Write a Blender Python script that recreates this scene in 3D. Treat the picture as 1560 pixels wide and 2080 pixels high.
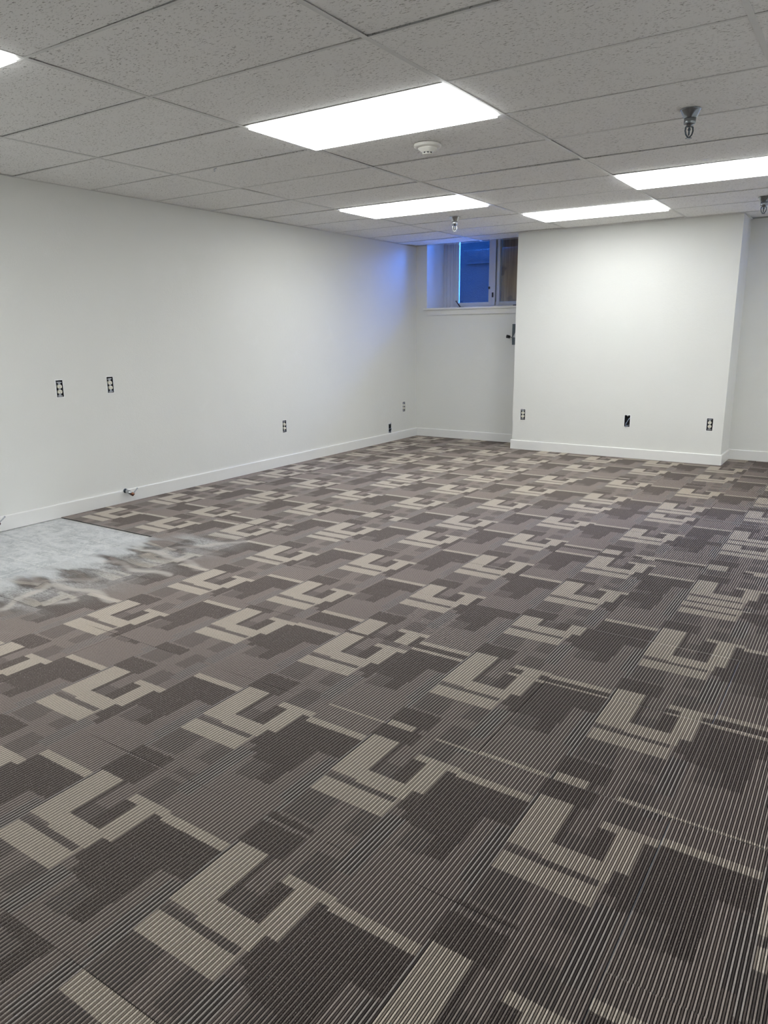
import bpy, bmesh, math, random
import numpy as np
from mathutils import Matrix, Vector, Quaternion
C = bpy.context.scene
for o in list(bpy.data.objects): bpy.data.objects.remove(o)
random.seed(7); rng = np.random.default_rng(7)
col = C.collection

# ------------------------------------------------------------------ camera
FPX, YAW, PIT, ROL, CAMZ = 1491.29, 0.5858, -0.2390, 0.0105, 1.3514
def rotm(y, p, r):
    return (Matrix.Rotation(y, 3, 'Z') @ Matrix.Rotation(p, 3, 'X') @ Matrix.Rotation(r, 3, 'Y'))
Rm = rotm(YAW, PIT, ROL)
cd = bpy.data.cameras.new('camera'); cam = bpy.data.objects.new('camera', cd); col.objects.link(cam)
cd.sensor_fit = 'HORIZONTAL'; cd.sensor_width = 36.0; cd.lens = FPX / 1560 * 36.0
cd.clip_start = 0.05; cd.clip_end = 100
rx, ry, rz = Rm.col[0], Rm.col[1], Rm.col[2]
M4 = Matrix((( rx[0], rz[0], -ry[0], 0), (rx[1], rz[1], -ry[1], 0), (rx[2], rz[2], -ry[2], CAMZ), (0, 0, 0, 1)))
cam.matrix_world = M4
C.camera = cam

# ------------------------------------------------------------------ light, world, exposure
C.view_settings.view_transform = 'Standard'; C.view_settings.look = 'None'
C.view_settings.gamma = 1.0; C.view_settings.use_curve_mapping = False
C.view_settings.exposure = 0.45
PANEL_STRENGTH = 8.6
PANEL_COLOR = (0.965, 0.995, 1.0)
w = bpy.data.worlds.new('sky'); C.world = w; w.use_nodes = True
w.node_tree.nodes['Background'].inputs[0].default_value = (0.05, 0.22, 1.0, 1)
w.node_tree.nodes['Background'].inputs[1].default_value = 36.0
C.render.film_transparent = False

H = 2.4195                    # ceiling height
XL, YF, YB, XB1, XB2 = -5.119, 8.533, 8.090, -3.528, -1.231
YF2 = 8.565
XR, YK = 3.4, -2.8            # right wall, wall behind the camera (both outside the frame)
GX, GY, TX, TY = -2.9584, 3.1458, 1.2192, 0.6096

# ------------------------------------------------------------------ materials
class NT:
    def __init__(s, name):
        s.m = bpy.data.materials.new(name); s.m.use_nodes = True; s.t = s.m.node_tree
        s.b = s.t.nodes['Principled BSDF']; s.out = s.t.nodes['Material Output']
    def n(s, typ, **kw):
        nd = s.t.nodes.new(typ)
        for k, v in kw.items(): setattr(nd, k, v)
        return nd
    def l(s, a, b): s.t.links.new(a, b)
    def math(s, op, a, b=None, c=None, clamp=False):
        nd = s.n('ShaderNodeMath', operation=op); nd.use_clamp = clamp
        for i, v in enumerate((a, b, c)):
            if v is None: continue
            if isinstance(v, (int, float)): nd.inputs[i].default_value = v
            else: s.l(v, nd.inputs[i])
        return nd.outputs[0]
    def mix(s, f, a, b):
        nd = s.n('ShaderNodeMix', data_type='RGBA')
        for i, v in ((0, f), (6, a), (7, b)):
            if isinstance(v, (int, float)): nd.inputs[i].default_value = v
            elif isinstance(v, tuple): nd.inputs[i].default_value = (*v, 1) if len(v) == 3 else v
            else: s.l(v, nd.inputs[i])
        return nd.outputs[2]
    def noise(s, vec, scale, detail=2, rough=.5, dist=0.0):
        nd = s.n('ShaderNodeTexNoise'); nd.inputs['Scale'].default_value = scale
        nd.inputs['Detail'].default_value = detail; nd.inputs['Roughness'].default_value = rough
        nd.inputs['Distortion'].default_value = dist
        if vec is not None: s.l(vec, nd.inputs['Vector'])
        return nd.outputs[0]
    def pos(s): return s.n('ShaderNodeNewGeometry').outputs['Position']
    def scale(s, vec, sc):
        nd = s.n('ShaderNodeMapping'); nd.inputs['Scale'].default_value = sc; s.l(vec, nd.inputs[0]); return nd.outputs[0]
    def bump(s, h, strength, dist):
        nd = s.n('ShaderNodeBump'); nd.inputs['Strength'].default_value = strength
        nd.inputs['Distance'].default_value = dist; s.l(h, nd.inputs['Height']); s.l(nd.outputs[0], s.b.inputs['Normal'])
    def ss(s, x, lo, hi):
        nd = s.n('ShaderNodeMapRange', interpolation_type='SMOOTHSTEP')
        nd.inputs[1].default_value = lo; nd.inputs[2].default_value = hi
        s.l(x, nd.inputs[0]); return nd.outputs[0]
    def set(s, color=None, rough=.5, metal=0, spec=None):
        if color is not None:
            if isinstance(color, tuple): s.b.inputs['Base Color'].default_value = (*color, 1)
            else: s.l(color, s.b.inputs['Base Color'])
        s.b.inputs['Roughness'].default_value = rough; s.b.inputs['Metallic'].default_value = metal
        if spec is not None: s.b.inputs['Specular IOR Level'].default_value = spec
        return s.m

def simple(name, c, rough=.5, metal=0, var=.06, scale=30):
    a = NT(name); f = a.noise(a.pos(), scale, 3)
    k = a.mix(a.math('MULTIPLY', f, 1.0), tuple(x*(1-var) for x in c), tuple(min(1, x*(1+var)) for x in c))
    return a.set(k, rough, metal)

def wall_material():
    a = NT('painted drywall'); p = a.pos()
    big = a.ss(a.noise(p, .9, 3), .3, .7)
    c = a.mix(big, (.745, .745, .71), (.77, .77, .735))
    patch = a.ss(a.noise(p, 3.2, 4, .6), .60, .72)
    c = a.mix(a.math('MULTIPLY', patch, .25), c, (.80, .80, .775))
    h = a.math('ADD', a.noise(p, 95, 3, .55), a.math('MULTIPLY', a.noise(p, 28, 2), .7))
    a.bump(h, .35, .0022)
    return a.set(c, .55, 0, .35)
def tile_material():
    a = NT('fissured mineral fibre ceiling tile'); p = a.pos()
    q = a.scale(p, (1, 2.6, 1))
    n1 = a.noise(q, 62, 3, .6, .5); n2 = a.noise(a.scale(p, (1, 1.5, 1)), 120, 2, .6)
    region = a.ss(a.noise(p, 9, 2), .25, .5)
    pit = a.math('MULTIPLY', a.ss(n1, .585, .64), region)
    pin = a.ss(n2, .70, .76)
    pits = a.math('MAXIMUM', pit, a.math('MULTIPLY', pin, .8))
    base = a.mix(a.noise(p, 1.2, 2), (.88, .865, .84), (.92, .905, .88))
    c = a.mix(a.math('MULTIPLY', pits, .8), base, (.33, .305, .28))  # shade inside the pits painted in as dark colour
    hh = a.math('SUBTRACT', a.math('MULTIPLY', n2, .4), a.math('MULTIPLY', pits, 1.5))
    a.bump(hh, .5, .002)
    return a.set(c, .9, 0, .1)

S = .6145; P2 = S / 52.0
def carpet_material():
    a = NT('ribbed loop pile carpet tile')
    uv = a.n('ShaderNodeUVMap', uv_map='pattern').outputs[0]
    sp = a.n('ShaderNodeSeparateXYZ'); a.l(uv, sp.inputs[0]); U, V0 = sp.outputs[0], sp.outputs[1]
    p = a.pos()
    # ragged yarn ends at every colour change
    rag0 = a.math('MULTIPLY', a.math('SUBTRACT', a.noise(a.scale(p, (330, 25, 1)), 1, 1), .5), .03)
    rag = a.math('MULTIPLY', a.math('SUBTRACT', a.noise(a.scale(p, (300, 60, 1)), 1, 0), .5), .005)
    V = a.math('ADD', V0, rag)
    V = a.math('SUBTRACT', V, a.math('MULTIPLY', a.math('FLOOR', a.math('DIVIDE', V, S)), S))   # v in [0,S): 0 = top of the motif, measured downwards below
    Vr = a.math('ADD', V0, rag0)
    Vr = a.math('SUBTRACT', Vr, a.math('MULTIPLY', a.math('FLOOR', a.math('DIVIDE', Vr, S)), S))
    def rect(u0, u1, v0, v1, V=V):
        """v given relative to the motif's top (negative); wraps around the repeat"""
        out = None
        v0 %= S; v1 %= S
        spans = [(v0, v1)] if v0 < v1 else [(v0, S + .01), (-.01, v1)]
        uspans = []
        lo, hi = -.364, S - .364 - .0                # tile's own u range
        for k in (-S, 0, S):
            x0, x1 = max(u0 + k, lo - .01), min(u1 + k, hi + .01)
            if x1 > x0 + .001: uspans.append((x0, x1))
        for (x0, x1) in uspans:
            ru = a.math('COMPARE', U, (x0 + x1) / 2, (x1 - x0) / 2)
            for (y0, y1) in spans:
                rv = a.math('COMPARE', V, (y0 + y1) / 2, (y1 - y0) / 2)
                m = a.math('MULTIPLY', ru, rv)
                out = m if out is None else a.math('MAXIMUM', out, m)
        return out
    def union(rs, V=V):
        o = None
        for r in rs:
            m = rect(*r, V); o = m if o is None else a.math('MAXIMUM', o, m)
        return o
    tan = union([(-.102, .001, -.25, 0), (.001, .160, -.262, -.190), (-.098, .168, -.362, -.287),
                 (.142, .178, -.262, -.058), (.178, .216, -.206, -.058), (.094, .498, -.058, -.024), (.160, .169, -.29, -.25)])
    dark = union([(.216, .41, -.335, -.058), (.41, .498, -.19, -.058), (.178, .265, -.30, -.206), (-.115, .045, .0, .105),
                  (.088, .142, -.196, -.058), (.001, .020, -.19, .0), (.34, .405, -.42, -.33), (.178, .216, -.262, -.206)], Vr)
    dim = union([(.022, .088, -.19, -.12), (.265, .34, -.43, -.335), (-.09, .158, -.287, -.262), (-.098, .02, -.44, -.362), (.10, .168, -.47, -.362),
                 (.10, .19, -.024, .085), (-.09, .03, .12, .20)], Vr)
    line = union([(.172, .235, -.56, -.335), (.500, .516, -.60, -.0), (.465, .512, -.45, -.20)])
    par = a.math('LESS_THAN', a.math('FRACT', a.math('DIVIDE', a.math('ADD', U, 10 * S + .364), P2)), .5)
    loop = a.noise(a.scale(p, (260, 150, 1)), 1, 2, .7)
    fleck = a.ss(a.noise(a.scale(p, (480, 330, 1)), 1.0, 1, .5), .60, .70)
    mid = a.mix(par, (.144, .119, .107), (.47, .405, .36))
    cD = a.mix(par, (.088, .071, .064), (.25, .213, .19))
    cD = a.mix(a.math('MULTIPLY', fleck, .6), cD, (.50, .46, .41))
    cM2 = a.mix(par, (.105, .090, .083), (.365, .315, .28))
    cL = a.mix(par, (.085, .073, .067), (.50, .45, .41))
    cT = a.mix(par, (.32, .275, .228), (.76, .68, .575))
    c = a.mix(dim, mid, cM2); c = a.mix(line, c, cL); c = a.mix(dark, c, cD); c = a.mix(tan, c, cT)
    c = a.mix(a.math('MULTIPLY', a.math('SUBTRACT', loop, .2, None, True), .55), c, a.mix(.5, c, (0.02, .018, .016)))
    # gap shade painted near-black between the ribs
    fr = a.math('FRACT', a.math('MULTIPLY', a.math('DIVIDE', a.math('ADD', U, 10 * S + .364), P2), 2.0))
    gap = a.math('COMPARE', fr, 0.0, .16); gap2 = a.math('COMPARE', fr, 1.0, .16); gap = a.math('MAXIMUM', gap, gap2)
    fibre = a.noise(a.scale(p, (700, 420, 1)), 1, 1, .6)
    c = a.mix(a.math('MULTIPLY', a.ss(fibre, .52, .66), .45), c, a.mix(.55, c, (.012, .011, .010)))
    # stitching smear beside the vinyl, not real wear: pale and grey streaks in the pile
    at = a.n('ShaderNodeAttribute', attribute_name='smear'); ats = a.n('ShaderNodeAttribute', attribute_name='streak')
    q = a.scale(p, (1.3, 3.6, 1))
    wn = a.noise(q, 1.9, 3, .5, .5)
    fine = a.noise(a.scale(p, (30, 150, 1)), 1.0, 3, .6, 1.4)
    sc = a.mix(a.ss(wn, .34, .62), (.15, .14, .13), (.52, .51, .49))
    sc = a.mix(a.math('MULTIPLY', a.ss(fine, .42, .62), .55), sc, (.035, .035, .035))
    c = a.mix(a.math('MULTIPLY', at.outputs['Fac'], a.ss(wn, .25, .5)), c, sc)
    c = a.mix(a.math('MULTIPLY', a.math('MULTIPLY', ats.outputs['Fac'], a.math('ADD', .25, a.math('MULTIPLY', fine, .8))), a.math('ADD', .45, a.math('MULTIPLY', a.ss(wn, .35, .6), .55))), c, (.58, .53, .475))
    sx = a.n('ShaderNodeSeparateXYZ'); a.l(p, sx.inputs[0])
    near = a.math('ADD', a.math('MULTIPLY', sx.outputs[0], -1.0), a.math('MULTIPLY', wn, .75))
    c = a.mix(a.math('MULTIPLY', a.math('MULTIPLY', a.ss(near, 4.14, 4.34), at.outputs['Fac']), a.math('SUBTRACT', 1.0, a.math('MULTIPLY', fine, .5))), c, (.58, .59, .58))
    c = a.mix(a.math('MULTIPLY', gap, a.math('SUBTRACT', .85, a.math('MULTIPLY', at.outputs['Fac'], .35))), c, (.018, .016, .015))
    # butt joints between carpet tiles
    uv2 = a.n('ShaderNodeUVMap', uv_map='tile').outputs[0]
    s2 = a.n('ShaderNodeSeparateXYZ'); a.l(uv2, s2.inputs[0])
    def edge(x, wd):
        d = a.math('MINIMUM', x, a.math('SUBTRACT', S, x)); return a.math('LESS_THAN', d, wd)
    gm = a.ss(a.noise(p, 2.3, 2), .48, .60)
    e = a.math('MULTIPLY', a.math('MAXIMUM', edge(s2.outputs[0], .0014), edge(s2.outputs[1], .0014)), gm)
    c = a.mix(a.math('MULTIPLY', e, .8), c, (.02, .018, .017))
    a.bump(a.math('ADD', loop, a.math('MULTIPLY', fleck, .4)), .55, .002)
    return a.set(c, .95, 0, .05)

def vinyl_material():
    a = NT('grey marbled vinyl tile'); p = a.pos()
    mp = a.n('ShaderNodeMapping'); mp.inputs['Location'].default_value = (4.74, -2.665, 0); a.l(p, mp.inputs[0])
    br = a.n('ShaderNodeTexBrick'); a.l(mp.outputs[0], br.inputs[0]); br.offset = .5; br.squash = 1
    br.inputs['Scale'].default_value = 1; br.inputs['Brick Width'].default_value = .41; br.inputs['Row Height'].default_value = .262
    br.inputs['Mortar Size'].default_value = .003; br.inputs['Mortar Smooth'].default_value = .2; br.inputs['Bias'].default_value = 0
    br.inputs['Color1'].default_value = (0, 0, 0, 1); br.inputs['Color2'].default_value = (1, 1, 1, 1); br.inputs['Mortar'].default_value = (.5, .5, .5, 1)
    n = a.noise(a.scale(p, (1.0, 2.2, 1)), 5, 6, .62, 1.2); v = a.noise(p, 9, 5, .6, 2.5)
    c = a.mix(a.ss(n, .32, .68), (.36, .375, .38), (.60, .605, .60))
    vein = a.math('SUBTRACT', 1.0, a.math('MULTIPLY', a.math('ABSOLUTE', a.math('SUBTRACT', v, .5)), 22, None, False), None, True)
    c = a.mix(a.math('MULTIPLY', vein, .6), c, (.74, .73, .70))
    c = a.mix(a.math('MULTIPLY', br.outputs['Color'], .22), c, (.30, .32, .34))
    c = a.mix(a.math('MULTIPLY', br.outputs['Fac'], .65), c, (.74, .73, .69))
    a.bump(a.math('SUBTRACT', a.math('MULTIPLY', n, .5), br.outputs['Fac']), .2, .001)
    return a.set(c, .38)

def plywood_material():
    a = NT('weathered plywood'); p = a.pos()
    n = a.noise(a.scale(p, (26, 26, .8)), 1.6, 4, .6, .5)
    c = a.mix(a.ss(n, .3, .7), (.34, .19, .085), (.60, .38, .19))
    k = a.ss(a.noise(p, 5, 2), .62, .7); c = a.mix(a.math('MULTIPLY', k, .6), c, (.12, .05, .02))
    return a.set(c, .7)
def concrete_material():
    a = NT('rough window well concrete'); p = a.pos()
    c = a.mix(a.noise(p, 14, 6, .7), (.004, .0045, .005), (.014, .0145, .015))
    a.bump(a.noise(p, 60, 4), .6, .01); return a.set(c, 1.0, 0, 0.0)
def glass_material():
    a = NT('window glass'); t = a.n('ShaderNodeBsdfTransparent'); t.inputs[0].default_value = (.93, .96, .97, 1)
    g = a.n('ShaderNodeBsdfGlossy'); g.inputs['Roughness'].default_value = .02
    fr = a.n('ShaderNodeFresnel'); mx = a.n('ShaderNodeMixShader')
    a.l(fr.outputs[0], mx.inputs[0]); a.l(t.outputs[0], mx.inputs[1]); a.l(g.outputs[0], mx.inputs[2]); a.l(mx.outputs[0], a.out.inputs[0]); return a.m
def diffuser_material():
    a = NT('lit acrylic diffuser'); e = a.n('ShaderNodeEmission')
    e.inputs[0].default_value = (*PANEL_COLOR, 1); e.inputs[1].default_value = PANEL_STRENGTH
    a.l(e.outputs[0], a.out.inputs[0]); return a.m

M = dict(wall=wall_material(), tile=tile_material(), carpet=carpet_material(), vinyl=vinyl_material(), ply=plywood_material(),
         concrete=concrete_material(), glass=glass_material(), diffuser=diffuser_material(),
         base=simple('white baseboard enamel', (.80, .795, .77), .35, 0, .02, 8),
         tee=simple('painted steel ceiling grid', (.70, .69, .665), .45, 0, .03, 6),
         plenum=simple('dark plenum', (.03, .03, .03), .9),
         vinylframe=simple('white window vinyl', (.62, .63, .64), .35, 0, .03, 10),
         sill=simple('painted window sill', (.78, .77, .73), .4, 0, .03, 10),
         chrome=simple('chrome', (.50, .52, .54), .14, 1, .02),
         nickel=simple('dull nickel', (.26, .28, .30), .18, 1, .04),
         gunmetal=simple('dark plated metal', (.10, .12, .14), .28, 1, .1),
         steel=simple('galvanised steel', (.42, .44, .48), .4, .9, .15),
         black=simple('dark box interior', (.025, .027, .03), .6),
         ivory=simple('ivory plastic', (.80, .78, .66), .35, 0, .03),
         slot=simple('slot shadow plastic', (.06, .055, .045), .6),
         plaster=simple('torn drywall edge', (.86, .87, .87), .8, 0, .08, 120),
         white=simple('off white plastic', (.78, .76, .70), .4, 0, .02),
         copper=simple('oxidised copper', (.24, .10, .06), .4, .7, .3, 60),
         blackp=simple('black plastic', (.02, .02, .025), .4),
         wire=simple('blue grey cable', (.30, .36, .50), .4),
         red=simple('red indicator', (.5, .05, .03), .4))

# ------------------------------------------------------------------ mesh helpers
def link(name, me, m, parent=None, smooth=False):
    o = bpy.data.objects.new(name, me); col.objects.link(o)
    if m is not None: me.materials.append(M[m] if isinstance(m, str) else m)
    if parent is not None: o.parent = parent
    if smooth: me.polygons.foreach_set('use_smooth', [True]*len(me.polygons))
    return o
def bm_obj(name, bm, m, parent=None, smooth=False):
    bmesh.ops.recalc_face_normals(bm, faces=bm.faces)
    me = bpy.data.meshes.new(name); bm.to_mesh(me); bm.free()
    return link(name, me, m, parent, smooth)
def box(bm, x0, x1, y0, y1, z0, z1, bevel=0):
    r = bmesh.ops.create_cube(bm, size=1.0)
    for v in r['verts']:
        v.co = Vector(((x0+x1)/2 + v.co.x*(x1-x0), (y0+y1)/2 + v.co.y*(y1-y0), (z0+z1)/2 + v.co.z*(z1-z0)))
    if bevel:
        es = list({e for v in r['verts'] for e in v.link_edges})
        bmesh.ops.bevel(bm, geom=es, offset=bevel, segments=2, affect='EDGES', profile=.6)
def prism(bm, pts, z0, z1, mat=None):
    """pts 2D outline in local (a,b), extruded along c; mat maps (a,b,c)->world"""
    mat = mat or Matrix.Identity(4)
    lo = [bm.verts.new(mat @ Vector((x, y, z0))) for x, y in pts]; hi = [bm.verts.new(mat @ Vector((x, y, z1))) for x, y in pts]
    bm.faces.new(lo[::-1]); bm.faces.new(hi); n = len(pts)
    for i in range(n): bm.faces.new((lo[i], lo[(i+1) % n], hi[(i+1) % n], hi[i]))
def tube(bm, path, rad, seg=12, cap=True):
    path = [Vector(p) for p in path]; rings = []
    rads = rad if isinstance(rad, (list, tuple)) else [rad]*len(path)
    up = None
    for i, p in enumerate(path):
        d = (path[min(i+1, len(path)-1)] - path[max(i-1, 0)]).normalized()
        if up is None: up = d.orthogonal().normalized()
        up = (up - d*up.dot(d)).normalized(); s = d.cross(up)
        rings.append([bm.verts.new(p + (up*math.cos(t) + s*math.sin(t))*rads[i]) for t in [2*math.pi*k/seg for k in range(seg)]])
    for a, b in zip(rings, rings[1:]):
        for k in range(seg): bm.faces.new((a[k], a[(k+1) % seg], b[(k+1) % seg], b[k]))
    if cap: bm.faces.new(rings[0][::-1]); bm.faces.new(rings[-1])
def lathe(bm, prof, seg=32, mat=None):
    """prof [(r,z)] revolved about z"""
    mat = mat or Matrix.Identity(4); rings = []
    for r, z in prof:
        rings.append([bm.verts.new(mat @ Vector((r*math.cos(2*math.pi*k/seg), r*math.sin(2*math.pi*k/seg), z))) for k in range(seg)])
    for a, b in zip(rings, rings[1:]):
        for k in range(seg): bm.faces.new((a[k], a[(k+1) % seg], b[(k+1) % seg], b[k]))
    bm.faces.new(rings[0][::-1]); bm.faces.new(rings[-1])
def thing(name, label, cat, loc=(0, 0, 0), group=None, rot=None):
    o = bpy.data.objects.new(name, None); col.objects.link(o); o.location = loc
    if rot is not None: o.rotation_euler = rot
    o.empty_display_size = .05
    o['label'] = label; o['category'] = cat
    if group: o['group'] = group
    return o
def struct(o, label=None):
    o['kind'] = 'structure'
    if label: o['label'] = label
    return o
def copy_tree(o, parent=None):
    c = o.copy(); col.objects.link(c)
    if parent is not None: c.parent = parent
    for ch in [x for x in bpy.data.objects if x.parent == o and x != c]: copy_tree(ch, c)
    return c

def wall(name, origin, udir, length, height, thick, holes, label, mat='wall'):
    """vertical slab; outer normal = udir x z turned away from the room; holes [(u0,u1,z0,z1)]"""
    us = sorted({0, length, *[h[0] for h in holes], *[h[1] for h in holes]})
    zs = sorted({-.08, height, *[h[2] for h in holes], *[h[3] for h in holes]})
    bm = bmesh.new(); O = Vector(origin); ud = Vector(udir)
    n = ud.cross(Vector((0, 0, 1)))          # room side
    grid = {}
    def V(i, j, k):
        key = (i, j, k)
        if key not in grid: grid[key] = bm.verts.new(O + ud*us[i] + Vector((0, 0, zs[j])) - n*(thick*k))
        return grid[key]
    def solid(i, j):
        if i < 0 or j < 0 or i >= len(us)-1 or j >= len(zs)-1: return False
        uc, zc = (us[i]+us[i+1])/2, (zs[j]+zs[j+1])/2
        return not any(h[0] < uc < h[1] and h[2] < zc < h[3] for h in holes)
    for i in range(len(us)-1):
        for j in range(len(zs)-1):
            if not solid(i, j): continue
            for k in (0, 1): bm.faces.new((V(i, j, k), V(i+1, j, k), V(i+1, j+1, k), V(i, j+1, k)))
            if not solid(i-1, j): bm.faces.new((V(i, j, 0), V(i, j+1, 0), V(i, j+1, 1), V(i, j, 1)))
            if not solid(i+1, j): bm.faces.new((V(i+1, j, 0), V(i+1, j+1, 0), V(i+1, j+1, 1), V(i+1, j, 1)))
            if not solid(i, j-1): bm.faces.new((V(i, j, 0), V(i+1, j, 0), V(i+1, j, 1), V(i, j, 1)))
            if not solid(i, j+1): bm.faces.new((V(i, j+1, 0), V(i+1, j+1, 0), V(i+1, j+1, 1), V(i, j+1, 1)))
    return struct(bm_obj(name, bm, mat), label)

# ------------------------------------------------------------------ outlet positions (centre y or x, centre z, w, h)
OUT_L = [(3.318, .970), (3.764, .9715), (5.844, .412), (8.213, .4125)]
BOX_L = (7.872, .160)
OUT_B = [(-3.402, .408), (-1.362, .409)]
BOX_B = (-2.194, .400)
hw, hh = .029, .062
WH = 2.95
# ------------------------------------------------------------------ walls
holesL = [(y-YK-hw, y-YK+hw, z-hh, z+hh) for y, z in OUT_L] + [(BOX_L[0]-YK-hw, BOX_L[0]-YK+hw, .1075, .225)]
wall('wall_left', (XL, YK, 0), (0, 1, 0), YF-YK+.6, WH, .12, holesL, 'cream painted left wall with four outlets')
WIN = (-4.962, -3.62, 1.655, 2.78)
WIN2 = (-.72, .62, 1.655, 2.78)
# far wall left of the pier
wall('wall_far', (XL, YF, 0), (1, 0, 0), XB1+.05-XL, WH, .55, [(WIN[0]-XL, WIN[1]-XL, WIN[2], WIN[3])], 'far wall under the basement window')
wall('wall_far', (XB2-.05, YF2, 0), (1, 0, 0), XR-(XB2-.05), WH, .55, [(WIN2[0]-XB2+.05, WIN2[1]-XB2+.05, WIN2[2], WIN2[3])], 'far wall to the right of the pier')
holesB = [(x-XB1-hw, x-XB1+hw, z-hh, z+hh) for x, z in OUT_B+[BOX_B]]
wall('wall_pier', (XB1, YB, 0), (1, 0, 0), XB2-XB1, WH, .12, holesB, 'projecting wall pier with three wall boxes')
wall('wall_pier_left', (XB1, YB+.12+.5, 0), (0, -1, 0), .5, WH, .12, [], 'left return of the pier')
wall('wall_pier_right', (XB2, YB+.12, 0), (0, 1, 0), YF2+.2-YB-.12, WH, .12, [], 'right return of the pier')
wall('wall_right', (XR, YF2+.5, 0), (0, -1, 0), YF2+.5-YK, WH, .12, [], 'right wall out of view')
wall('wall_back', (XR, YK, 0), (-1, 0, 0), XR-XL, WH, .12, [], 'wall behind the viewer')
# ------------------------------------------------------------------ deck over the ceiling
bm = bmesh.new(); box(bm, XL-.2, XR+.2, YK-.2, YF2+.56, WH, WH+.1)
struct(bm_obj('ceiling', bm, 'plenum'), 'dark deck above the suspended ceiling')

# ------------------------------------------------------------------ ceiling lights cells (column index from GX, row index from GY)
LIGHTS = [(0, 0, 'large lit ceiling light panel nearest, beside the white smoke detector'),
          (-1, 4, 'lit ceiling light panel farther left, just before the small chrome sprinkler'),
          (1, 4, 'lit ceiling light panel running out of the picture on the right'),
          (0, 6, 'farthest lit ceiling light panel, closest to the projecting wall'),
          (-1, -3, 'lit ceiling light panel of which one corner shows at upper left edge')]
HIDDEN = [(3, 4), (3, 0), (4, -4), (3, 7), (-1, -6), (4, -7)]  # unseen panels added and placed to brighten walls and ceiling
cells = {(c, r) for c, r, _ in LIGHTS} | set(HIDDEN)
SPR = [(-.935, 4.215), (-3.535, 6.60), (-.955, 7.215)]

# tiles: one mesh of separate bevelled boards resting on the grid
bm = bmesh.new()
XMIN, XMAX, YMIN, YMAX = XL, XR, YK, YF
c0, c1 = math.floor((XMIN-GX)/TX), math.ceil((XMAX-GX)/TX)
r0, r1 = math.floor((YMIN-GY)/TY), math.ceil((YF2-GY)/TY)
for c in range(c0, c1):
    for r in range(r0, r1):
        if (c, r) in cells: continue
        x0, x1 = max(GX+c*TX, XMIN), min(GX+(c+1)*TX, XMAX); y0, y1 = max(GY+r*TY, YMIN), min(GY+(r+1)*TY, YF2 if x0 > -1.5 else YF)
        if x1-x0 < .03 or y1-y0 < .03: continue
        g = .0045
        a0, a1, b0, b1 = x0+g, x1-g, y0+g, y1-g
        zt = [H + .0015 + max(0, random.gauss(.0012, .0025)) for _ in range(4)]
        if r == 8: zt = [H+.001, H+.001, H+.012, H+.012]
        cs = [(a0, b0), (a1, b0), (a1, b1), (a0, b1)]
        bev = .004
        def inset(k):
            x, y = cs[k]; return (x + (bev if x == a0 else -bev), y + (bev if y == b0 else -bev))
        lo = [bm.verts.new((*inset(k), zt[k])) for k in range(4)]
        md = [bm.verts.new((*cs[k], zt[k]+.004)) for k in range(4)]
        hi = [bm.verts.new((*cs[k], zt[k]+.018)) for k in range(4)]
        bm.faces.new(lo); bm.faces.new(hi)
        for k in range(4):
            j = (k+1) % 4; bm.faces.new((lo[k], lo[j], md[j], md[k])); bm.faces.new((md[k], md[j], hi[j], hi[k]))
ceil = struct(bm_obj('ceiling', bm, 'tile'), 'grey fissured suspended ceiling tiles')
# grid: main tees along y, cross tees along x, wall angles
bm = bmesh.new(); tw = .0115
for c in range(c0+1, c1):
    x = GX+c*TX; box(bm, x-tw, x+tw, YK, YF if x < -1.5 else YF2, H-.0005, H+.0012)
for r in range(r0, r1):
    y = GY+r*TY
    if y < YK+.05 or y > YF: continue
    for c in range(c0, c1):
        box(bm, max(XMIN, GX+c*TX+tw), min(XMAX, GX+(c+1)*TX-tw), y-.0075, y+.0075, H-.0003, H+.0008)
box(bm, XL, XL+.016, YK, YF, H-.001, H+.0012); box(bm, XL, XB1, YF-.016, YF, H-.001, H+.0012)
box(bm, XB1, XB2, YB-.016, YB, H-.001, H+.0012); box(bm, XB2, XB2+.016, YB-.016, YF2, H-.001, H+.0012); box(bm, XB2, XR, YF2-.016, YF2, H-.001, H+.0012)
struct(bm_obj('trim_1', bm, 'tee'), 'thin painted ceiling grid strips')

def make_light(label, loc, group):
    t = thing('ceiling_light', label, 'light', loc, group)
    bm = bmesh.new(); w, d = TX/2-.012, TY/2-.008; f = .012
    for (x0, x1, y0, y1) in ((-w, w, -d, -d+f), (-w, w, d-f, d), (-w, -w+f, -d+f, d-f), (w-f, w, -d+f, d-f)): box(bm, x0, x1, y0, y1, .0005, .012)
    box(bm, -w, w, -d, d, .05, .055)
    for (x0, x1, y0, y1) in ((-w, w, -d, -d+.003), (-w, w, d-.003, d), (-w, -w+.003, -d, d), (w-.003, w, -d, d)): box(bm, x0, x1, y0, y1, .012, .05)
    bm_obj('frame', bm, 'tee', t)
    bm = bmesh.new(); box(bm, -w+f, w-f, -d+f, d-f, -.013, .0035); bm_obj('diffuser', bm, 'diffuser', t)
    return t
def cell_centre(c, r): return (GX+(c+.5)*TX, GY+(r+.5)*TY, H)
L0 = make_light(LIGHTS[0][2], cell_centre(0, 0), 'rectangular lights set in the ceiling')
for c, r, lb in LIGHTS[1:]:
    t = copy_tree(L0); t.location = cell_centre(c, r); t['label'] = lb
for c, r in HIDDEN:
    t = copy_tree(L0); t.location = cell_centre(c, r); t['label'] = 'added unseen ceiling fill light panel outside the picture'; t['group'] = 'added ceiling lights outside the picture'

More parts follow.
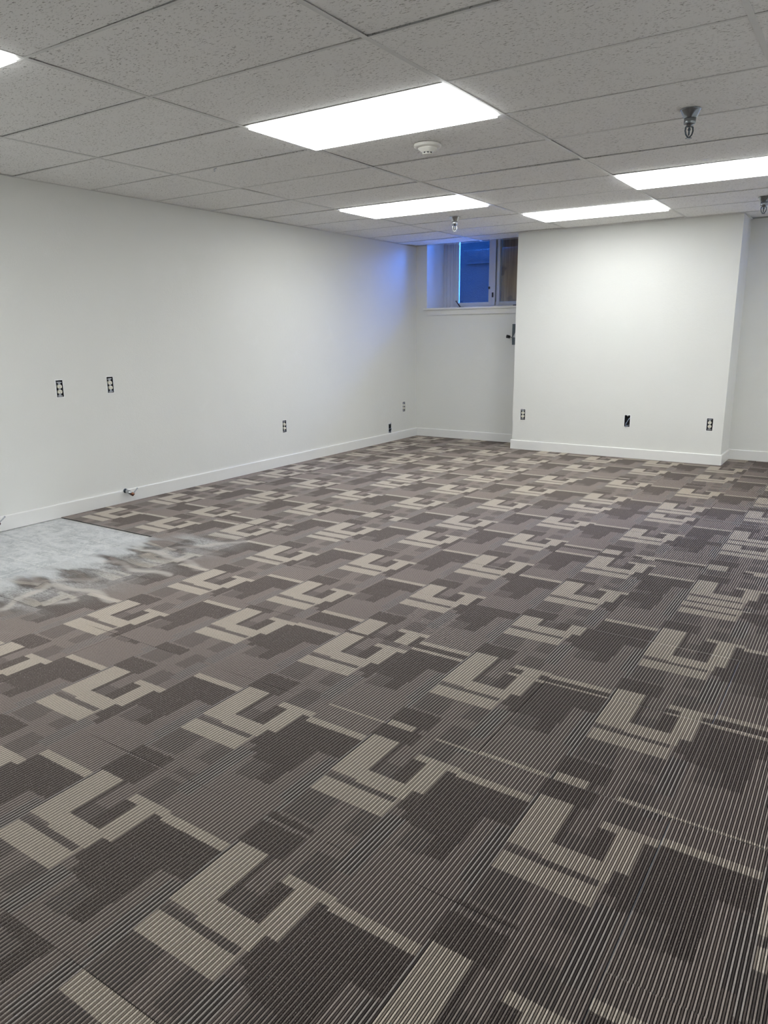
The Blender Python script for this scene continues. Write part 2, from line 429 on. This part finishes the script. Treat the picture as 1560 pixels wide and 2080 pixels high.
# ------------------------------------------------------------------ carpet: real ribs
X0, Y0 = -.335, 1.355
KN = {(-1,-1):.48,(-1,0):.523,(-1,2):.091,(-1,3):.19,(-1,4):.387,(-1,6):.39,(-1,7):.456}
A2 = {-1:[1.222,1.878,2.675,3.391,4.20,5.434,6.113], -2:[1.233,1.890,2.685,3.33,3.80,4.36,5.139,5.713,6.076,6.731,7.482],
      -3:[1.243,1.919,2.560,2.756,3.352,4.010,4.597,5.16,5.709,6.129,6.813], -4:[1.749,2.545,3.04,3.665,4.32,4.829,5.483,6.125,6.686,7.401,7.994],
      -5:[2.295,2.91,3.501,4.207,4.579,5.206,5.826,6.354,6.952,7.516], -6:[4.585,5.162,6.063,6.66,7.223,7.827], -7:[5.377,7.738]}
phase = {}
for c, ys in A2.items():
    for y in ys: phase[(c, math.floor((y-Y0)/S))] = (y-Y0) % S
phase.update({(0,0):.54,(0,-1):.56,(0,1):.036,(0,2):.105,(0,3):.166,(-1,5):.104,(-5,0):.303,(-4,-1):.4285,(-2,-2):.30,(-3,-2):.30,(-1,1):.045,(-2,1):.035})
def get_phase(c, r):
    if (c, r) in phase: return phase[(c, r)]
    if (c, r+1) in phase and r >= -1 and c in A2: return phase[(c, r+1)] + .004
    return random.random()*S
ctab = {}
def build_carpet():
    rp = S/104; prof = [(.0, -.0062), (.0010, -.0026), (.0022, -.0001), (.0037, -.0001), (.0049, -.0026)]
    streaks = [([(-4.02,2.67),(-3.72,2.68),(-3.5,2.65),(-3.30,2.70)], .024, .9), ([(-4.10,3.14),(-3.9,2.96),(-3.74,2.95),(-3.5,2.93),(-3.20,2.87)], .030, .9),
               ([(-3.62,1.70),(-3.60,1.9),(-3.72,2.08),(-3.69,2.22),(-3.46,2.27),(-3.18,2.25)], .026, .9), ([(-3.74,2.98),(-3.66,3.12),(-3.50,3.34),(-3.42,3.42)], .035, .7),
               ([(-3.44,2.04),(-3.40,2.12)], .028, .8), ([(-3.95,2.3),(-3.8,2.2),(-3.62,2.42)], .03, .6), ([(-4.03,2.08),(-3.85,1.85),(-3.75,1.6)], .03, .6)]
    def segdist(px, py, pts):
        d = np.full(px.shape, 9.)
        for (ax, ay), (bx, by) in zip(pts, pts[1:]):
            t = np.clip(((px-ax)*(bx-ax)+(py-ay)*(by-ay))/((bx-ax)**2+(by-ay)**2), 0, 1)
            d = np.minimum(d, np.hypot(px-ax-t*(bx-ax), py-ay-t*(by-ay)))
        return d
    V, F, UV, UV2, SM, ST = [], [], [], [], [], []; nv = 0
    for c in range(-8, 7):
        for r in range(-6, 12):
            tx0, ty0 = X0+c*S, Y0+r*S; ty1 = ty0+S
            if tx0 > XR or tx0+S < XL or ty0 > YF2 or ty1 < YK: continue
            ph = get_phase(c, r)
            dx = random.uniform(-.0012, .0012)
            near = (c in (-7, -6, -5)) and 0 <= r <= 3
            nseg = 48 if near else 1
            ylo, yhi = max(ty0, .126), min(ty1, YF2)
            if ty1 < .2: continue
            ys = np.linspace(ylo, yhi, nseg+1)
            xb = np.concatenate([(k*rp + np.array([p[0] for p in prof])) for k in range(104)] + [[S]])
            zb = np.concatenate([[p[1] for p in prof] for _ in range(104)] + [[prof[0][1]]])
            edge = (ty0 < 3.15)                       # beside the vinyl the carpet stops at x=-4.05
            lim = -4.05 if edge else XL
            keep = (tx0+xb > lim-.001) & (tx0+xb < 1.05)  # right-hand cut leaves unseen vinyl bare to bounce light upwards
            xb, zb = xb[keep], zb[keep]
            if len(xb) < 3: continue
            nx, ny = len(xb), len(ys)
            gx, gy = np.meshgrid(tx0+xb, ys, indexing='ij'); gz = np.repeat(zb[:, None], ny, 1).copy()
            u = gx - tx0 - .364
            v = (gy - ty0) - ph
            ox, oy = gx.copy(), gy.copy()
            if near:
                m = np.clip((-3.15-gx)/.75, 0, 1)*np.clip((3.22-gy)/.12, 0, 1)
                m = np.maximum(m, np.clip(1-np.hypot(gx+3.62, (gy-3.25)*1.1)/.42, 0, 1)*.8)
                m = m*m*(3-2*m)
                wob = .020*np.sin(gy*13+gx*5)+.006*np.sin(gy*37+gx*9+1)+.0025*np.sin(gy*90+gx*20)
                ed = np.clip((gx+4.05)/.05, 0, 1) if edge else 1
                ox = gx + m*wob*ed
                gz = gz + m*.0016*np.sin(gy*60+gx*25)
                v = v + m*.03*np.sin(gx*9+gy*3)
                st = np.zeros_like(gx)
                for pts, wd, s in streaks:
                    d = segdist(gx + .02*np.sin(gy*23), gy + .018*np.sin(gx*19), pts); st = np.maximum(st, s*np.clip(1.5-d/wd, 0, 1))
                st = st*st*(3-2*st)
            else: m = np.zeros_like(gx); st = m
            ox = ox + dx
            V.append(np.stack([ox, oy, gz], -1).reshape(-1, 3))
            idx = np.arange(nx*ny).reshape(nx, ny) + nv
            q = np.stack([idx[:-1, :-1], idx[1:, :-1], idx[1:, 1:], idx[:-1, 1:]], -1).reshape(-1, 4)
            F.append(q); nv += nx*ny
            UV.append(np.stack([u, v], -1).reshape(-1, 2)); UV2.append(np.stack([gx-tx0, gy-ty0], -1).reshape(-1, 2))
            SM.append(m.reshape(-1)); ST.append(st.reshape(-1))
    V = np.concatenate(V); F = np.concatenate(F); UV = np.concatenate(UV); UV2 = np.concatenate(UV2); SM = np.concatenate(SM); ST = np.concatenate(ST)
    me = bpy.data.meshes.new('floor'); me.vertices.add(len(V)); me.vertices.foreach_set('co', V.astype(np.float32).ravel())
    me.loops.add(F.size); me.loops.foreach_set('vertex_index', F.astype(np.int32).ravel())
    me.polygons.add(len(F)); me.polygons.foreach_set('loop_start', np.arange(0, F.size, 4, dtype=np.int32)); me.polygons.foreach_set('loop_total', np.full(len(F), 4, np.int32))
    me.update(calc_edges=True)
    for nm, A in (('pattern', UV), ('tile', UV2)):
        l = me.uv_layers.new(name=nm); l.data.foreach_set('uv', A[F.ravel()].astype(np.float32).ravel())
    for nm, A in (('smear', SM), ('streak', ST)):
        at = me.attributes.new(nm, 'FLOAT', 'POINT'); at.data.foreach_set('value', A.astype(np.float32))
    me.polygons.foreach_set('use_smooth', np.ones(len(F), bool)); me.validate(); me.update()
    return link('floor', me, 'carpet')
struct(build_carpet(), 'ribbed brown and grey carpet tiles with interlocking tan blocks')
# slab under the carpet with its pale vinyl showing at the left; bare areas added out of view to reflect light
bm = bmesh.new(); box(bm, XL-.1, XR+.1, YK-.1, YF2+.5, -.10, -.0072)
struct(bm_obj('floor', bm, 'vinyl'), 'grey marbled vinyl tiles bare at the left wall')

# ------------------------------------------------------------------ baseboards
BH, BT = .104, .014
def baseboard(name, p0, p1, nrm, label):
    p0, p1, n = Vector((*p0, 0)), Vector((*p1, 0)), Vector((*nrm, 0)); d = (p1-p0); L = d.length; d.normalize()
    m = Matrix((( n.x, 0, d.x, p0.x), (n.y, 0, d.y, p0.y), (0, 1, 0, 0), (0, 0, 0, 1)))
    bm = bmesh.new(); prism(bm, [(0, -.004), (BT, -.004), (BT, BH-.006), (BT-.002, BH-.002), (BT-.006, BH), (0, BH)], 0, L, m)
    return struct(bm_obj(name, bm, 'base'), label)
baseboard('baseboard_left', (XL, YK), (XL, YF), (1, 0), 'white baseboard along the left wall')
baseboard('baseboard_far', (XL, YF), (XB1+.01, YF), (0, -1), 'white baseboard under the window')
baseboard('baseboard_pier', (XB1-BT, YB), (XB2+BT, YB), (0, -1), 'white baseboard across the projecting wall')
baseboard('baseboard_pier_left', (XB1, YB), (XB1, YF), (-1, 0), 'white baseboard on the left return of the projecting wall')
baseboard('baseboard_pier_right', (XB2, YB), (XB2, YF2), (1, 0), 'white baseboard on the right return of the projecting wall')
baseboard('baseboard_far', (XB2, YF2), (XR, YF2), (0, -1), 'white baseboard right of the projecting wall')
baseboard('baseboard_right', (XR, YK), (XR, YF2), (-1, 0), 'white baseboard out of view')

# ------------------------------------------------------------------ windows
def window(name, W, yw, cx_sign, plywood=True):
    x0, x1, z0, z1 = W; yf = yw+.44; t = bpy.data.objects.new(name, None); col.objects.link(t)
    struct(t, 'white two pane basement window deep in the wall' if plywood else 'white basement window out of view on the right')
    fw = .05
    bm = bmesh.new()                                                     # outer frame with stepped ridges on the jamb
    for k, (inn, dep) in enumerate(((0, 0), (.045, .012), (.085, .024), (.12, .036))):
        a0, a1 = x0+inn, x0+inn+(.045 if k < 3 else .03)
        box(bm, a0, a1, yf+dep, yf+.10, z0, z1, .003)
    box(bm, x1-.09, x1, yf, yf+.10, z0, z1, .003)
    box(bm, x0, x1, yf+.02, yf+.10, z0, z0+.03, .003); box(bm, x0, x1, yf, yf+.10, z1-.05, z1, .003)
    bm_obj('frame', bm, 'vinylframe', t)
    gx0, gx1 = x0+.20, x0+.645
    bm = bmesh.new()
    box(bm, gx1, gx1+.055, yf+.03, yf+.09, z0+.03, z1-.05, .004); box(bm, gx1+.06, gx1+.10, yf+.01, yf+.09, z0+.03, z1-.05, .004)
    box(bm, gx1+.11, gx1+.15, yf+.03, yf+.09, z0+.03, z1-.05, .004)
    box(bm, x0+.14, gx1+.05, yf+.035, yf+.085, z0+.03, z0+.075, .004)
    box(bm, gx1+.10, x1-.08, yf+.035, yf+.085, z0+.03, z0+.075, .004)
    box(bm, x0+.145, gx0, yf+.045, yf+.085, z0+.03, z1-.05, .003)
    bm_obj('sash', bm, 'vinylframe', t)
    bm = bmesh.new(); box(bm, gx0-.005, gx1+.005, yf+.058, yf+.062, z0+.07, z1-.05); bm_obj('pane', bm, 'glass', t)
    bm = bmesh.new(); box(bm, gx1+.145, x1-.08, yf+.058, yf+.062, z0+.07, z1-.05); bm_obj('pane', bm, 'glass', t)
    # crank handle
    bm = bmesh.new(); cxh = x0+.255
    box(bm, cxh-.035, cxh+.05, yf-.03, yf+.04, z0+.002, z0+.022, .004)
    tube(bm, [(cxh+.005, yf-.012, z0+.02), (cxh-.01, yf-.02, z0+.045), (cxh-.045, yf-.02, z0+.085), (cxh-.055, yf-.02, z0+.10)], [.009, .008, .006, .010], 10)
    bm_obj('crank_handle', bm, 'blackp', t)['label'] = 'black folding crank handle'
    bm = bmesh.new(); box(bm, gx1+.002, gx1+.022, yf+.008, yf+.03, z0+.235, z0+.265, .003); box(bm, gx1+.062, gx1+.08, yf-.004, yf+.012, z0+.13, z0+.19, .003)
    bm_obj('latch', bm, 'blackp', t)
    bm = bmesh.new(); box(bm, x1-.33, x1-.24, yf-.02, yf+.03, z0+.002, z0+.03, .004); bm_obj('crank_base', bm, 'blackp', t)
    # sill and apron
    sl = bmesh.new(); ov = .045
    box(sl, x0-.035, min(x1+.03, XB1-.02) if cx_sign > 0 else x1+.035, yw-ov, yw-.0003, z0-.022, z0+.002, .004); box(sl, x0+.001, x1-.001, yw-.004, yf+.03, z0-.02, z0+.002)
    s = bm_obj('sill', sl, 'sill', t)
    ap = bmesh.new(); xr = x1-.02 if cx_sign < 0 else XB1-.09
    m = Matrix(((1, 0, 0, 0), (0, 0, -1, yw), (0, 1, 0, 0), (0, 0, 0, 1)))
    prism(ap, [(x0+.03, z0-.085), (xr-.015, z0-.085), (xr, z0-.022), (x0, z0-.022)], .0003, .020, m)
    bm_obj('apron', ap, 'sill', t)
    return t
window('window_1', WIN, YF, 1); window('window_2', WIN2, YF2, -1, False)
# plywood sheet fixed outside the right-hand pane
t = thing('plywood_board', 'brown plywood sheet boarding up the right pane of the window', 'board', ((-4.17-3.55)/2-.08, YF+.56, 1.70))
bm = bmesh.new(); box(bm, -.37, .37, 0, .018, -.02, 1.06, .002); bm_obj('sheet', bm, 'ply', t)
for bx in (-.37, .33):
    bm = bmesh.new(); box(bm, bx, bx+.04, .018, .05, -.02, 1.06, .002); bm_obj('batten', bm, 'ply', t)
# window wells
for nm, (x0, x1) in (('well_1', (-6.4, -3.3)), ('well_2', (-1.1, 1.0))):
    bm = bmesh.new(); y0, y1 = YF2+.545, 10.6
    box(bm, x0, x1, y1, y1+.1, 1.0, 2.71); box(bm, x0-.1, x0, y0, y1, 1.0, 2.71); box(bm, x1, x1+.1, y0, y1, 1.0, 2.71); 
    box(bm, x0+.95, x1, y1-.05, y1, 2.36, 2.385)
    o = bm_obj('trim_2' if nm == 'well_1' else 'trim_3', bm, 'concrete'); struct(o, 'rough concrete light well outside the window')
    bm = bmesh.new(); box(bm, x0, x1, y0, y1, 1.2, 1.63); struct(bm_obj('well_reflector_1' if nm == 'well_1' else 'well_reflector_2', bm, 'plaster'), 'added pale reflector at the bottom of the light well')  # unseen pale slab added to bounce sky light up through the window
# sky openings: sampling portals over the wells (emit nothing)
for x, wd in ((-4.85, 3.1), (-.05, 2.1)):
    ld = bpy.data.lights.new('sky_portal', 'AREA'); ld.shape = 'RECTANGLE'; ld.size = wd; ld.size_y = 1.5
    ld.cycles.is_portal = True
    lo = bpy.data.objects.new('sky_portal', ld); col.objects.link(lo); lo.location = (x, 9.84, 2.72)

# ------------------------------------------------------------------ electrical outlets: built facing -y, origin at the wall surface
def ragged(bm, w, h, mrg, seed, y):
    rnd = random.Random(seed); inner = [(-w, -h), (w, -h), (w, h), (-w, h)]
    pts_i, pts_o = [], []
    for k in range(4):
        a, b = inner[k], inner[(k+1) % 4]
        for s in range(6):
            t = s/6; x, z = a[0]+(b[0]-a[0])*t, a[1]+(b[1]-a[1])*t
            nx, nz = (x/w, z/h); q = math.hypot(nx, nz)
            pts_i.append((x, z)); e = mrg*(.4+rnd.random()*1.0); pts_o.append((x + (e if x > .6*w else -e if x < -.6*w else 0), z + (e if z > .8*h else -e if z < -.8*h else 0)))
    n = len(pts_i); vi = [bm.verts.new((x, y, z)) for x, z in pts_i]; vo = [bm.verts.new((x, y*.2, z)) for x, z in pts_o]
    vb = [bm.verts.new((x, .02, z)) for x, z in pts_i]
    for k in range(n):
        j = (k+1) % n; bm.faces.new((vi[k], vi[j], vo[j], vo[k])); bm.faces.new((vi[k], vi[j], vb[j], vb[k]))
def open_box(bm, w, h, d):
    t = .0015
    box(bm, -w, w, d-t, d, -h, h); box(bm, -w, -w+t, .002, d, -h, h); box(bm, w-t, w, .002, d, -h, h); box(bm, -w, w, .002, d, -h, -h+t); box(bm, -w, w, .002, d, h-t, h)
def make_outlet(label, loc, rz, group, seed, dz=0.0, tilt=0.0):
    t = thing('electrical_outlet', label, 'outlet', loc, group, (0, 0, rz))
    bm = bmesh.new(); ragged(bm, hw, hh, .005, seed, -.0012); bm_obj('drywall_edge', bm, 'plaster', t)
    bm = bmesh.new(); open_box(bm, hw, hh, .05); bm_obj('metal_box', bm, 'black', t)
    bm = bmesh.new()                                                                  # steel yoke with ears
    box(bm, -.010, .010, .001, .0025, -.056+dz, .056+dz, .0005)
    box(bm, -.020, .020, .0005, .0022, .046+dz, .054+dz, .0005); box(bm, -.020, .020, .0005, .0022, -.054+dz, -.046+dz, .0005)
    box(bm, -.0275, -.0245, .0015, .004, -.055, .058, .0003)
    y = bm_obj('yoke', bm, 'steel', t); y.rotation_euler = (0, tilt, 0)
    for s in (1, -1):
        r = bmesh.new(); pts = []
        R = .0165
        for k in range(24):
            an = 2*math.pi*k/24; x, z = R*1.05*math.cos(an), R*math.sin(an); z = max(-.0125, min(.0135, z)); pts.append((x, z + s*.0195 + dz))
        m = Matrix(((1, 0, 0, 0), (0, 0, -1, 0), (0, 1, 0, 0), (0, 0, 0, 1)))
        prism(r, pts, -.012, .0045, m); f = bm_obj('receptacle', r, 'ivory', t); f.rotation_euler = (0, tilt, 0)
        q = bmesh.new(); zc = s*.0195+dz
        box(q, -.0068, -.0046, -.0050, -.004, zc-.001, zc+.007); box(q, .0046, .0068, -.0050, -.004, zc, zc+.0065)
        tube(q, [(0, -.0050, zc-.0068), (0, -.004, zc-.0068)], .0026, 10)
        bm_obj('slot', q, 'slot', f)
    q = bmesh.new(); tube(q, [(0, -.003, dz), (0, .001, dz)], .003, 10); bm_obj('screw', q, 'steel', t)
    return t
GO = 'uncovered duplex outlets'
RL = math.pi/2     # left wall: local -y must face +x
labelsL = ['uncovered ivory outlet high on the left wall, nearer the left edge of the photo', 'uncovered ivory outlet high on the left wall, the right one of the upper pair',
           'uncovered outlet low in the middle of the left wall', 'uncovered outlet on the left wall beside the far corner']
for k, ((y, z), lb) in enumerate(zip(OUT_L, labelsL)): make_outlet(lb, (XL, y, z), RL, GO, k, -.004 if k < 2 else 0, (.03, -.05, .02, 0)[k])
labelsB = ['uncovered outlet at the left end of the projecting wall', 'uncovered outlet at the right end of the projecting wall']
for k, ((x, z), lb) in enumerate(zip(OUT_B, labelsB)): make_outlet(lb, (x, YB, z), 0, GO, 10+k, 0, (.02, -.03)[k])
def make_cable_box(label, loc, rz, seed, h, hook):
    t = thing('cable_box', label, 'wall box', loc, 'open wall boxes holding only cable', (0, 0, rz))
    bm = bmesh.new(); ragged(bm, hw, h, .007, seed, -.0015); bm_obj('drywall_edge', bm, 'plaster', t)
    bm = bmesh.new(); open_box(bm, hw, h, .055); bm_obj('metal_box', bm, 'black', t)
    bm = bmesh.new()
    bm2 = bmesh.new()
    if hook: tube(bm, [(-.02, .03, -h*.3), (-.004, .0, -h*.1), (.010, -.012, h*.1), (.018, -.012, -h*.3), (.012, -.004, -h*.7), (-.01, .02, -h*.8)], .0028, 8); tube(bm2, [(-.022, -.002, h*.93), (.0, -.006, h*1.0), (.014, -.008, h*1.12), (.016, -.006, h*1.3)], .002, 8)
    else: tube(bm, [(.024, .03, h*.55), (.018, -.002, h*.4), (.002, -.010, -h*.15), (-.008, -.012, -h*.5), (-.012, -.014, -h*.85), (-.009, -.010, -h*1.1)], .0026, 8); tube(bm2, [(-.02, .03, -h*.4), (-.014, -.004, -h*.65), (.004, -.012, -h*.8), (.02, .02, -h*.75)], .0026, 8)
    bm_obj('cable', bm, 'wire', t, True); bm_obj('cable', bm2, 'wire', t, True)
    bm = bmesh.new(); box(bm, -.004, .008, .0, .003, h-.012, h-.001, .0005); bm_obj('mounting_tab', bm, 'steel', t)
    bm = bmesh.new(); box(bm, -.008, .004, .0, .003, -h+.001, -h+.010, .0005); bm_obj('mounting_tab', bm, 'steel', t)
    return t
make_cable_box('open wall box with a loose cable just above the left baseboard near the corner', (XL, BOX_L[0], (.1075+.225)/2), RL, 31, .0588, True)
make_cable_box('open wall box with a pale cable across it in the middle of the projecting wall', (BOX_B[0], YB, BOX_B[1]), 0, 32, hh, False)

# switch box half hidden by the pier
t = thing('conduit_box', 'tall dark metal box with a knob, below the window beside the projecting wall', 'wall box', (-3.690, YF, 1.32))
bm = bmesh.new(); open_box(bm, .052, .122, -.045)
me = bm_obj('box_shell', bm, 'gunmetal', t)
for v in me.data.vertices:
    if v.co.y < -.01 or True: v.co.y = -.045 - v.co.y if False else v.co.y
bm = bmesh.new(); box(bm, -.045, .045, -.038, -.012, .02, .115, .003); bm_obj('cover', bm, 'blackp', t)
bm = bmesh.new(); prism(bm, [(-.04, -.035), (.03, -.035), (.03, .02), (-.01, .02)], 0, .02, Matrix(((1, 0, 0, 0), (0, 0, -1, -.035), (0, 1, 0, 0), (0, 0, 0, 1)))); bm_obj('bracket', bm, 'steel', t)
bm = bmesh.new(); tube(bm, [(-.03, -.04, -.04), (-.06, -.065, -.032), (-.075, -.085, -.028)], .006, 10); bm_obj('stem', bm, 'steel', t, True)
bm = bmesh.new(); tube(bm, [(-.068, -.078, -.030), (-.095, -.108, -.022)], [.018, .020], 14); bm_obj('knob', bm, 'blackp', t, False)

# ------------------------------------------------------------------ sprinklers (origin at ceiling, hanging down)
def make_sprinkler(label, loc, mat, rz):
    t = thing('fire_sprinkler', label, 'sprinkler', loc, 'hanging fire sprinklers', (0, 0, rz))
    em = 'chrome' if mat == 'chrome' else 'nickel'
    bm = bmesh.new(); lathe(bm, [(.050, 0), (.051, -.002), (.046, -.004), (.030, -.040), (.029, -.042), (.027, -.040), (.02, -.01)], 40); bm_obj('escutcheon', bm, em, t, True)
    bm = bmesh.new(); lathe(bm, [(.0285, -.030), (.0285, -.066), (.026, -.069), (.018, -.069), (.017, -.078), (.011, -.082)], 32); bm_obj('body', bm, em, t, True)
    bm = bmesh.new()
    for s in (1, -1):
        tube(bm, [(s*.010, 0, -.074), (s*.019, 0, -.082), (s*.021, 0, -.098), (s*.016, 0, -.115), (s*.006, 0, -.126), (0, 0, -.128)], [.0045, .0045, .004, .004, .004, .0045], 8)
    bm_obj('frame_arm', bm, mat, t, True)
    bm = bmesh.new(); lathe(bm, [(.002, -.082), (.006, -.086), (.0075, -.094), (.0035, -.10), (.0045, -.108), (.003, -.12)], 14); bm_obj('heat_link', bm, mat, t, True)
    bm = bmesh.new(); lathe(bm, [(.004, -.124), (.006, -.128), (.006, -.130)], 12)
    for k in range(10):
        an = 2*math.pi*k/10; m = Matrix.Rotation(an, 4, 'Z')
        prism(bm, [(.003, -.0022), (.0155, -.0030), (.0155, .0030), (.003, .0022)], -.1325, -.1312, m)
    bm_obj('deflector', bm, mat, t)
    return t
make_sprinkler('large dark chrome sprinkler hanging at upper right, the nearest one', (*SPR[0], H), 'gunmetal', .75)
make_sprinkler('small bright chrome sprinkler hanging in front of the window', (*SPR[1], H), 'chrome', .5)
make_sprinkler('dark sprinkler cut by the right edge, above the right end of the projecting wall', (*SPR[2], H), 'gunmetal', .3)

# ------------------------------------------------------------------ smoke detector
t = thing('smoke_detector', 'round white smoke detector on the ceiling beside the nearest light', 'smoke detector', (-2.352, 4.045, H))
bm = bmesh.new(); lathe(bm, [(.078, 0), (.080, -.004), (.080, -.014), (.076, -.019), (.058, -.021)], 48); bm_obj('base', bm, 'white', t, True)
bm = bmesh.new(); lathe(bm, [(.056, -.019), (.056, -.024), (.052, -.028), (.034, -.042), (.033, -.043)], 48); bm_obj('housing', bm, 'white', t, True)
bm = bmesh.new(); lathe(bm, [(.027, -.042), (.027, -.052)], 32); bm_obj('chamber', bm, 'blackp', t, False)
bm = bmesh.new()
for k in range(8):
    an = 2*math.pi*(k+.3)/8; box(bm, .0275*math.cos(an)-.002, .0275*math.cos(an)+.002, .0275*math.sin(an)-.002, .0275*math.sin(an)+.002, -.052, -.042)
lathe(bm, [(.030, -.0515), (.030, -.054), (.024, -.057), (.008, -.058)], 32); bm_obj('cap', bm, 'white', t)
bm = bmesh.new(); tube(bm, [(.050, .02, -.030), (.038, .014, -.042)], .003, 8); bm_obj('indicator', bm, 'white', t)

# ------------------------------------------------------------------ stubs of plumbing at the left baseboard
def make_stub(label, loc):
    t = thing('pipe_stub', label, 'pipe', loc, 'capped pipe stubs at the left baseboard')
    bm = bmesh.new(); lathe(bm, [(.019, 0), (.019, .002), (.016, .004), (.012, .005)], 24, Matrix.Rotation(math.pi/2, 4, 'Y')); bm_obj('escutcheon', bm, 'gunmetal', t, True)
    bm = bmesh.new(); tube(bm, [(0, 0, 0), (.03, .006, -.006), (.045, .012, -.014), (.055, .018, -.022)], [.015, .016, .016, .0145], 16); bm_obj('elbow', bm, 'chrome', t, True)
    bm = bmesh.new(); tube(bm, [(.052, .016, -.020), (.068, .026, -.031), (.070, .027, -.0325)], [.0145, .0145, .012], 18, False)
    tube(bm, [(.064, .0235, -.0285), (.0645, .0238, -.029)], .0135, 18); bm_obj('copper_end', bm, 'copper', t, True)
    bm = bmesh.new(); tube(bm, [(.060, .024, -.026), (.058, .068, .006), (.058, .078, .014)], [.0045, .0045, .005], 10); tube(bm, [(.058, .076, .012), (.058, .080, .0155)], .006, 10); bm_obj('lever', bm, 'steel', t, True)
    return t
make_stub('copper pipe stub with chrome elbow on the baseboard, farther along at the carpet', (XL+BT, 3.80, .098))
s2 = make_stub('copper pipe stub with grey lever at the left edge of the photo above the vinyl', (XL+BT, 2.655, .098))

# ------------------------------------------------------------------ small wire clip on the ceiling grid
t = thing('ceiling_clip', 'tiny grey wire clip hooked on the ceiling grid left of the nearest light', 'clip', (-3.80, GY+TY*1.0+.08, H))
t.location = (-3.797, 3.757, H)
bm = bmesh.new(); tube(bm, [(.012, 0, 0), (.010, .0, -.004), (-.010, 0, -.006), (-.012, 0, -.022), (-.004, 0, -.024), (-.002, 0, -.008)], .0018, 8); bm_obj('hook', bm, 'steel', t, True)
